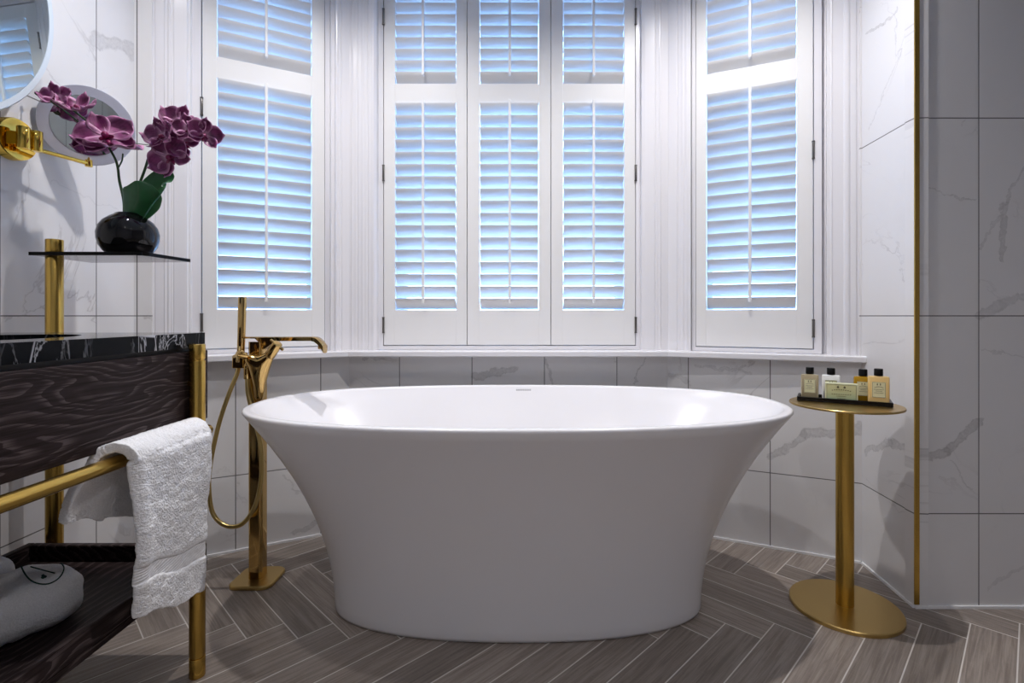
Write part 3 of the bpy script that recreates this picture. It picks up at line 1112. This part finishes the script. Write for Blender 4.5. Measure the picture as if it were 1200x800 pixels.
tw_ = obj('towel', towel(), M['terry_band'], origin=(PX, 1.12, .5965), smooth=180, solid=.020)
tag(tw_, 'white terry hand towel draped over the brass towel rail', 'towel')
sm = tw_.modifiers.new('sub', 'SUBSURF')
sm.levels = sm.render_levels = 2
tex = bpy.data.textures.new('terry_pile', 'CLOUDS')
tex.noise_scale = .0036
tex.noise_depth = 2
dm = tw_.modifiers.new('pile', 'DISPLACE')
dm.texture = tex
dm.strength = .0030
dm.mid_level = .5
vg = tw_.vertex_groups.new(name='pile')
uvw = tw_.data.uv_layers[0].data
for lp in tw_.data.loops:
    v_ = uvw[lp.index].uv[1]
    vg.add([lp.vertex_index], .12 if BAND[0] - .004 < v_ < BAND[1] + .004 else 1.0, 'REPLACE')
dm.vertex_group = 'pile'

# ------------------------------------------------------------------ rolled towels on the open shelf
ZSH = TZ0 + .014


def bundle(label, c, sx, sy, sz, rz, seed, groove_at=None):
    "soft rolled towel: rounded bolster with spiral edge and creases"
    NU, NV = 64, 40
    Rm = Matrix.Rotation(rz, 3, 'Z')

    def surf(a, b):
        ca, sa = math.cos(a), math.sin(a)
        cb, sb = math.cos(b), math.sin(b)
        e = .72
        sg = lambda q, p: math.copysign(abs(q) ** p, q)
        p = Vector((sx * sg(cb, e) * sg(ca, e), sy * sg(cb, e) * sg(sa, e), sz * sg(sb, .8)))
        n = noise.noise(p * 14 + Vector((seed, 0, 0)))
        k = 1 + .10 * n + .035 * noise.noise(p * 38 + Vector((seed, 3, 0)))
        if groove_at is not None:
            k -= .10 * math.exp(-((p.x - groove_at + .25 * p.z) / .006) ** 2)
        p = p * k
        p.z = max(p.z, -sz * .93)
        return Rm @ p + Vector(c)
    mb = MB()
    rs = []
    for j in range(1, NV):
        b = -PI / 2 + PI * j / NV
        rs.append([surf(2 * PI * i / NU, b) for i in range(NU)])
    mb.rings(rs)
    o = obj('rolled_towel', mb, M['terry'], origin=(c[0], c[1], ZSH), smooth=180, sub=1)
    m_ = o.modifiers.new('pile', 'DISPLACE')
    m_.texture = bpy.data.textures['terry_pile']
    m_.strength = .0022
    m_.mid_level = .5
    tag(o, label, 'towel', 'rolled towels on the open shelf')
    return o, surf


szb = .058
cb_ = Vector((-1.035, 1.035, ZSH + szb * .93))
b1, sf = bundle('rolled white towel with green emblem, on the dark shelf under the washstand', cb_, .115, .085, szb, math.radians(62), 3.0, -.035)
b2, _ = bundle('plain rolled white towel in front of the emblem towel, cut by the frame edge', (-1.005, .845, ZSH + .050 * .93), .085, .062, .050, math.radians(15), 9.0)
b3, _ = bundle('plain rolled white towel behind the emblem towel, against the washstand back', (-1.215, 1.10, ZSH + .055 * .93), .09, .055, .055, math.radians(75), 14.0)
# embroidered emblem lying on the emblem towel
em = MB()


def onto(px, py):
    "drop the sight line through a pixel onto the towel's upper side"
    best = None
    o = Vector((0, 0, H))
    d = Vector(((px - VX) / F, 1, (VY - py) / F)).normalized()
    for i in range(120):
        for j in range(60):
            p = EMS[i][j]
            w = p - o
            k = w.dot(d)
            dist = (w - d * k).length
            if dist < .006:
                sc = k + dist * 2
                if best is None or sc < best[0]:
                    best = (sc, o + d * k)
            if best is None and dist < .010:
                pass
    return best[1] if best else None


EMS = [[sf(2 * PI * i / 120, PI / 2 * j / 60) for j in range(60)] for i in range(120)]


def stroke(pxs, r):
    pts = [onto(x, y) for x, y in pxs]
    pts = [p + Vector((.001, -.001, .001)) for p in pts if p is not None]
    if len(pts) > 2:
        em.tube(pts, r, 8, smooth=3)


stroke([(25, 664), (29, 672), (36, 680), (46, 684), (57, 684), (67, 679), (73, 672), (75, 665), (72, 660)], .0013)
stroke([(36, 664), (45, 666.5), (54, 669), (64, 671.5)], .0012)
stroke([(50, 674), (52, 676), (54, 675)], .0024)
stroke([(49, 676), (50.5, 677), (52, 676.4)], .002)
if em.v:
    obj('embroidered_emblem', em, M['green_thread'], b1, smooth=60)['label'] = 'dark green embroidered emblem'

# ------------------------------------------------------------------ wall mirror
MY, MZ, MR = 1.012, 1.70, .394
MA = (math.cos(math.radians(4)), 0, math.sin(math.radians(4)))
MX = XL + .030
mr = thing('round_wall_mirror', 'large round mirror with pale frosted rim on the wall above the washstand', 'mirror', (XL + .001, MY, MZ))
obj('frosted_rim', MB().lathe([(0, MR - .012), (.004, MR), (.030, MR), (.036, MR - .004), (.0365, MR - .017), (.034, MR - .0175), (.030, .02)], (MX, MY, MZ), MA, 128), M['frost'], mr, smooth=35)
obj('mirror_glass', MB().lathe([(.0341, .0), (.0341, MR - .0176), (.0355, MR - .0180), (.0356, 0)], (MX, MY, MZ), MA, 128), M['mirror'], mr, smooth=20)

# magnifying mirror on a folding arm
gm = thing('shaving_mirror', 'small round magnifying mirror on a folding brass arm behind the orchid', 'mirror', (XL, 1.345, 1.36))
my0 = 1.345
mz0 = H + (VY - 163) * my0 / F
obj('wall_mount', MB().lathe([(0, .052), (.002, .0545), (.022, .0545), (.026, .052), (.0265, .0)], (XL + .001, my0, mz0), (1, 0, 0), 56), M['polished_gold'], gm, smooth=35)
hc = Vector((XL + .055, my0 - .004, mz0 - .002))
obj('hinge_block', MB().cyl(hc + Vector((0, -.012, -.028)), hc + Vector((0, -.012, .028)), .014, seg=28, bev=.001).cyl(hc + Vector((.004, .020, -.026)), hc + Vector((.004, .020, .028)), .013, seg=28, bev=.001).box(hc + Vector((-.03, -.016, -.016)), hc + Vector((.004, .012, .016))), M['polished_gold'], gm, smooth=35)
a0 = hc + Vector((.008, .03, -.020))
a1 = P(104, 191.5, 1.495)
obj('swing_arm', MB().tube([a0, a1], .0055, 12).cyl(a1 + Vector((0, 0, -.010)), a1 + Vector((0, 0, .010)), .009, seg=24, bev=.001), M['polished_gold'], gm, smooth=40)
mc = P(103, 147.5, 1.48)
nd = (Vector((0, 0, H)) - mc).normalized()
nd = (nd + Vector((.04, -.02, .10))).normalized()
sr_ = .109
up_ = (a1 - mc)
obj('mirror_neck', MB().cyl(a1, mc - nd * .016, .005, seg=14), M['polished_gold'], gm, smooth=40)
obj('mirror_case', MB().lathe([(-.016, .02), (-.014, sr_ - .012), (-.004, sr_), (.000, sr_ + .0012), (.002, sr_), (.002, sr_ - .026), (.001, sr_ - .0265), (.001, .0)], mc, nd, 96), M['frost_grey'], gm, smooth=35)
obj('mirror_glass', MB().lathe([(.0011, 0), (.0011, sr_ - .0262), (.0026, sr_ - .0266), (.0026, 0)], mc, nd, 96), M['mirror'], gm, smooth=20)
obj('case_back', MB().lathe([(-.0165, .0), (-.0165, sr_ - .014), (-.0035, sr_ + .0014), (-.001, sr_ + .0014)], mc, nd, 96), M['smoke_edge'], gm, smooth=35)

# ------------------------------------------------------------------ vase and orchid
OY = 1.435
vb = P(150.5, 0, OY)
ZV = ZS + .0036
vs = OY / F
vase = MB().lathe([(0, .040), (.002, .045), (.012, .0575), (.028, .0675), (.045, .0720), (.062, .0730), (.080, .0690), (.096, .0590), (.108, .0450), (.114, .0345), (.118, .0310), (.1195, .028), (.113, .026), (.104, .027)], (vb.x, OY, ZV), seg=72)
vo = obj('vase', vase, M['black_gloss'], origin=(vb.x, OY, ZV), smooth=60)
tag(vo, 'squat round glossy black vase holding the orchid on the glass shelf', 'vase')
obj('moss', MB().lathe([(.104, .0), (.1041, .0265), (.110, .026), (.114, .016), (.116, .001)], (vb.x, OY, ZV), seg=24), M['soil'], vo, smooth=60)
orc = thing('orchid', 'plum purple moth orchid with two flower sprays in the black vase', 'orchid', (vb.x, OY, ZV + .10))
ZM = ZV + .105


def pt(x, y, dy=0.0):
    return P(x, y, OY + dy)


base1 = Vector((pt(147, 250).x, OY - .004, ZM))
base2 = Vector((pt(157, 250).x, OY + .004, ZM))
s1 = [base1, pt(145, 235, -.003), pt(140, 212, -.006), pt(138, 196, -.008), pt(134, 184, -.012), pt(124, 168, -.022), pt(108, 148, -.03), pt(92, 134, -.038), pt(74, 122, -.044), pt(58, 114, -.048), pt(44, 109, -.05)]
obj('flower_stem', MB().tube(s1, [.0038, .0020], 10, smooth=6), M['stem'], orc, smooth=60)
s2 = [base2, pt(161, 225, .0), pt(170, 198, .0), pt(176, 180, -.002), pt(184, 169, -.004), pt(196, 160, -.004), pt(212, 155, -.002), pt(230, 152, 0), pt(246, 150, .004), pt(253, 151, .006)]
obj('flower_stem', MB().tube(s2, [.0038, .0016], 10, smooth=6), M['stem'], orc, smooth=60)
obj('side_stem', MB().tube([pt(139, 196, -.008), pt(143, 188, -.014), pt(144, 180, -.022)], .002, 8, smooth=5), M['stem'], orc, smooth=60)


def leaf(pts, widths, curl, side):
    pts = spline([Vector(p) for p in pts], 6)
    n = len(pts) - 1

    def fn(u, v):
        k = min(int(v * n), n)
        c = pts[k]
        t = (pts[min(k + 1, n)] - pts[max(k - 1, 0)]).normalized()
        s = Vector(side)
        s = (s - t * s.dot(t)).normalized()
        nn = t.cross(s)
        i = v * (len(widths) - 1)
        a = min(int(i), len(widths) - 2)
        w = widths[a] + (widths[a + 1] - widths[a]) * (i - a)
        q = u * 2 - 1
        return c + s * q * w + nn * curl * w * q * q
    return MB().grid(fn, 10, n)


obj('leaf', leaf([(base1.x + .012, OY - .004, ZM - .004), pt(161, 236, -.016), pt(162, 222, -.026), pt(161, 211.5, -.030)], [.016, .038, .050, .052, .046, .030, .006], .35, (1, .1, 0)), M['leaf'], orc, smooth=180, solid=.0016, sub=1)
obj('leaf', leaf([(base2.x + .014, OY + .004, ZM - .004), pt(176, 236, .006), pt(186, 222, .014), pt(195, 212, .014), pt(201, 213, .010)], [.012, .034, .046, .048, .042, .028, .006], -.4, (.75, -.35, -.5)), M['leaf'], orc, smooth=180, solid=.0016, sub=1)


def petal(L, W, ang, cup, bend, shape):
    def fn(u, v):
        q = u * 2 - 1
        if shape == 'p':
            w = W * max(.03, (1 - abs(2 * v ** .78 - 1) ** 2.3)) ** .5 * (.30 + .70 * min(1, v * 2.2))
        else:
            w = W * max(.02, (1 - abs(2 * v - 1) ** 2.2)) ** .5 * (.45 + .55 * min(1, v * 2))
        x = L * v * (1 - .10 * q * q)
        y = w * q
        z = bend * L * (v ** 2) + cup * W * (q * q - .3) * math.sin(PI * v) + .006 * math.sin(v * 7 + q * 3) * v
        c, s = math.cos(ang), math.sin(ang)
        return Vector((x * c - y * s, x * s + y * c, z + .002))
    return fn


def flower(c, face, roll, R, closed=0.0):
    "moth orchid bloom: three sepals, two broad petals, lip"
    f = Vector(face).normalized()
    q = f.to_track_quat('Z', 'Y')
    rot = q.to_matrix() @ Matrix.Rotation(math.radians(roll), 3, 'Z')
    c = Vector(c)
    mb = MB()
    b = .25 + closed
    for a, L, W, sh, bd in ((90, R, R * .36, 's', .10 + closed), (218, R * .98, R * .36, 's', .05 + closed), (322, R * .98, R * .36, 's', .05 + closed), (14, R * 1.06, R * .60, 'p', .14 + closed), (166, R * 1.06, R * .60, 'p', .14 + closed)):
        mb.grid(petal(L, W, math.radians(a + random.uniform(-6, 6)), random.uniform(.12, .32), bd + random.uniform(-.12, .12), sh), 8, 10)
        if sh == 'p':
            pass
    for v in mb.v:
        v.xyz = c + rot @ v
    fo = obj('flower', mb, M['petal'], orc, smooth=180, solid=.0012, fixn=False)
    lb = MB()
    S = R * .30
    lb.lathe([(0, S * .15), (S * .3, S * .42), (S * .8, S * .40), (S * 1.15, S * .18), (S * 1.25, S * .02)], (0, 0, 0), (0, -.35, 1), 14)
    for sgn in (-1, 1):
        lb.lathe([(0, S * .1), (S * .4, S * .30), (S * .9, S * .30), (S * 1.2, S * .05)], (0, -S * .2, 0), (sgn * .75, -.45, .75), 10, .5, 1)
    lb.lathe([(0, S * .12), (S * .5, S * .28), (S * 1.1, S * .22), (S * 1.5, S * .03)], (0, -S * .3, 0), (0, -1, .55), 10, 1, .5)
    for v in lb.v:
        v.xyz = c + rot @ v
    obj('lip', lb, M['lip'], fo, smooth=180)
    return fo


k_ = OY / F
blooms = [
    (67, 115, -.066, (.25, -1, .35), 15, 15.5, .30),
    (92, 129, -.058, (.15, -.7, .9), -8, 20, .40),
    (124, 160, -.045, (.45, -1, .42), 25, 30, .05),
    (128, 172, -.03, (.15, -.35, 1.0), 20, 32, .0),
    (192, 160, -.028, (-.25, -1, .15), 10, 20, .25),
    (199, 184, -.02, (.1, -1, -.15), 40, 25, .0),
    (209, 144, -.012, (.3, -1, .35), -25, 21, .12),
    (213, 168, -.006, (.75, -1, -.1), 60, 20, .1),
    (222, 152, -.026, (.35, -1, .15), 15, 18, .18),
    (239, 158, -.012, (.7, -.9, -.05), -10, 19, .30),
]
for x, y, dy, f, r, R, c in blooms:
    flower(pt(x, y, dy), f, r, R * k_, c)


def bud(x, y, dy, L, r, d):
    o = pt(x, y, dy)
    return MB().lathe([(0, r * .2), (L * .2, r * .8), (L * .5, r), (L * .8, r * .6), (L, r * .05)], o, d, 14)


for x, y, dy, L, r, d in ((46, 110, -.05, .013, .006, (-1, 0, .25)), (70, 122, -.085, .028, .0065, (-1, 0, .35)), (240, 147.5, .004, .017, .005, (1, 0, .0)), (249, 151, .006, .011, .0035, (1, 0, -.05)), (246, 156, .005, .010, .003, (1, 0, -.2))):
    obj('bud', bud(x, y, dy, L, r, d), M['bud'], orc, smooth=60)

# ------------------------------------------------------------------ light
def spot(name, loc, target, W, color, size=146, blend=1.0, radius=.022):
    l = bpy.data.lights.new(name, 'SPOT')
    l.energy = W
    l.color = color
    l.spot_size = math.radians(size)
    l.spot_blend = blend
    l.shadow_soft_size = radius
    o = bpy.data.objects.new(name, l)
    COL.objects.link(o)
    o.location = loc
    o.rotation_euler = (Vector(target) - Vector(loc)).to_track_quat('-Z', 'Y').to_euler()
    return o


WARM = (1.0, .965, .955)
spot('downlight', (-.53, 1.48, 2.43), (-.53, 1.49, 0), 50, WARM)
spot('downlight', (-1.02, 1.26, 2.43), (-1.02, 1.27, 0), 19, WARM)
spot('downlight', (.60, 1.48, 2.43), (.60, 1.49, 0), 62, WARM)
spot('downlight', (-.35, -.25, 2.43), (-.35, -.2, 0), 22, WARM)
spot('downlight', (.75, -.25, 2.43), (.75, -.2, 0), 22, WARM)

w = bpy.data.worlds.new('overcast_daylight')
SC.world = w
w.use_nodes = True
nt = w.node_tree
bg = nt.nodes['Background']
bg.inputs[0].default_value = (.29, .55, 1.0, 1)
bg.inputs[1].default_value = 11.5

# ------------------------------------------------------------------ camera
cd = bpy.data.cameras.new('camera')
cam = bpy.data.objects.new('camera', cd)
COL.objects.link(cam)
cam.location = (0, 0, H)
cam.rotation_euler = (PI / 2, 0, 0)
cd.sensor_width = 36
cd.lens = 36 * F / 1200
cd.shift_x = -(VX - 600) / 1200
cd.shift_y = -(400 - VY) / 1200
cd.clip_start = .02
SC.camera = cam
vs_ = SC.view_settings
vs_.view_transform = 'Standard'
vs_.look = 'None'
vs_.gamma = 1.0
vs_.exposure = 0.14
vs_.use_curve_mapping = False
SC.cycles.max_bounces = 10
SC.cycles.diffuse_bounces = 4
SC.cycles.transparent_max_bounces = 16
SC.cycles.use_denoising = True
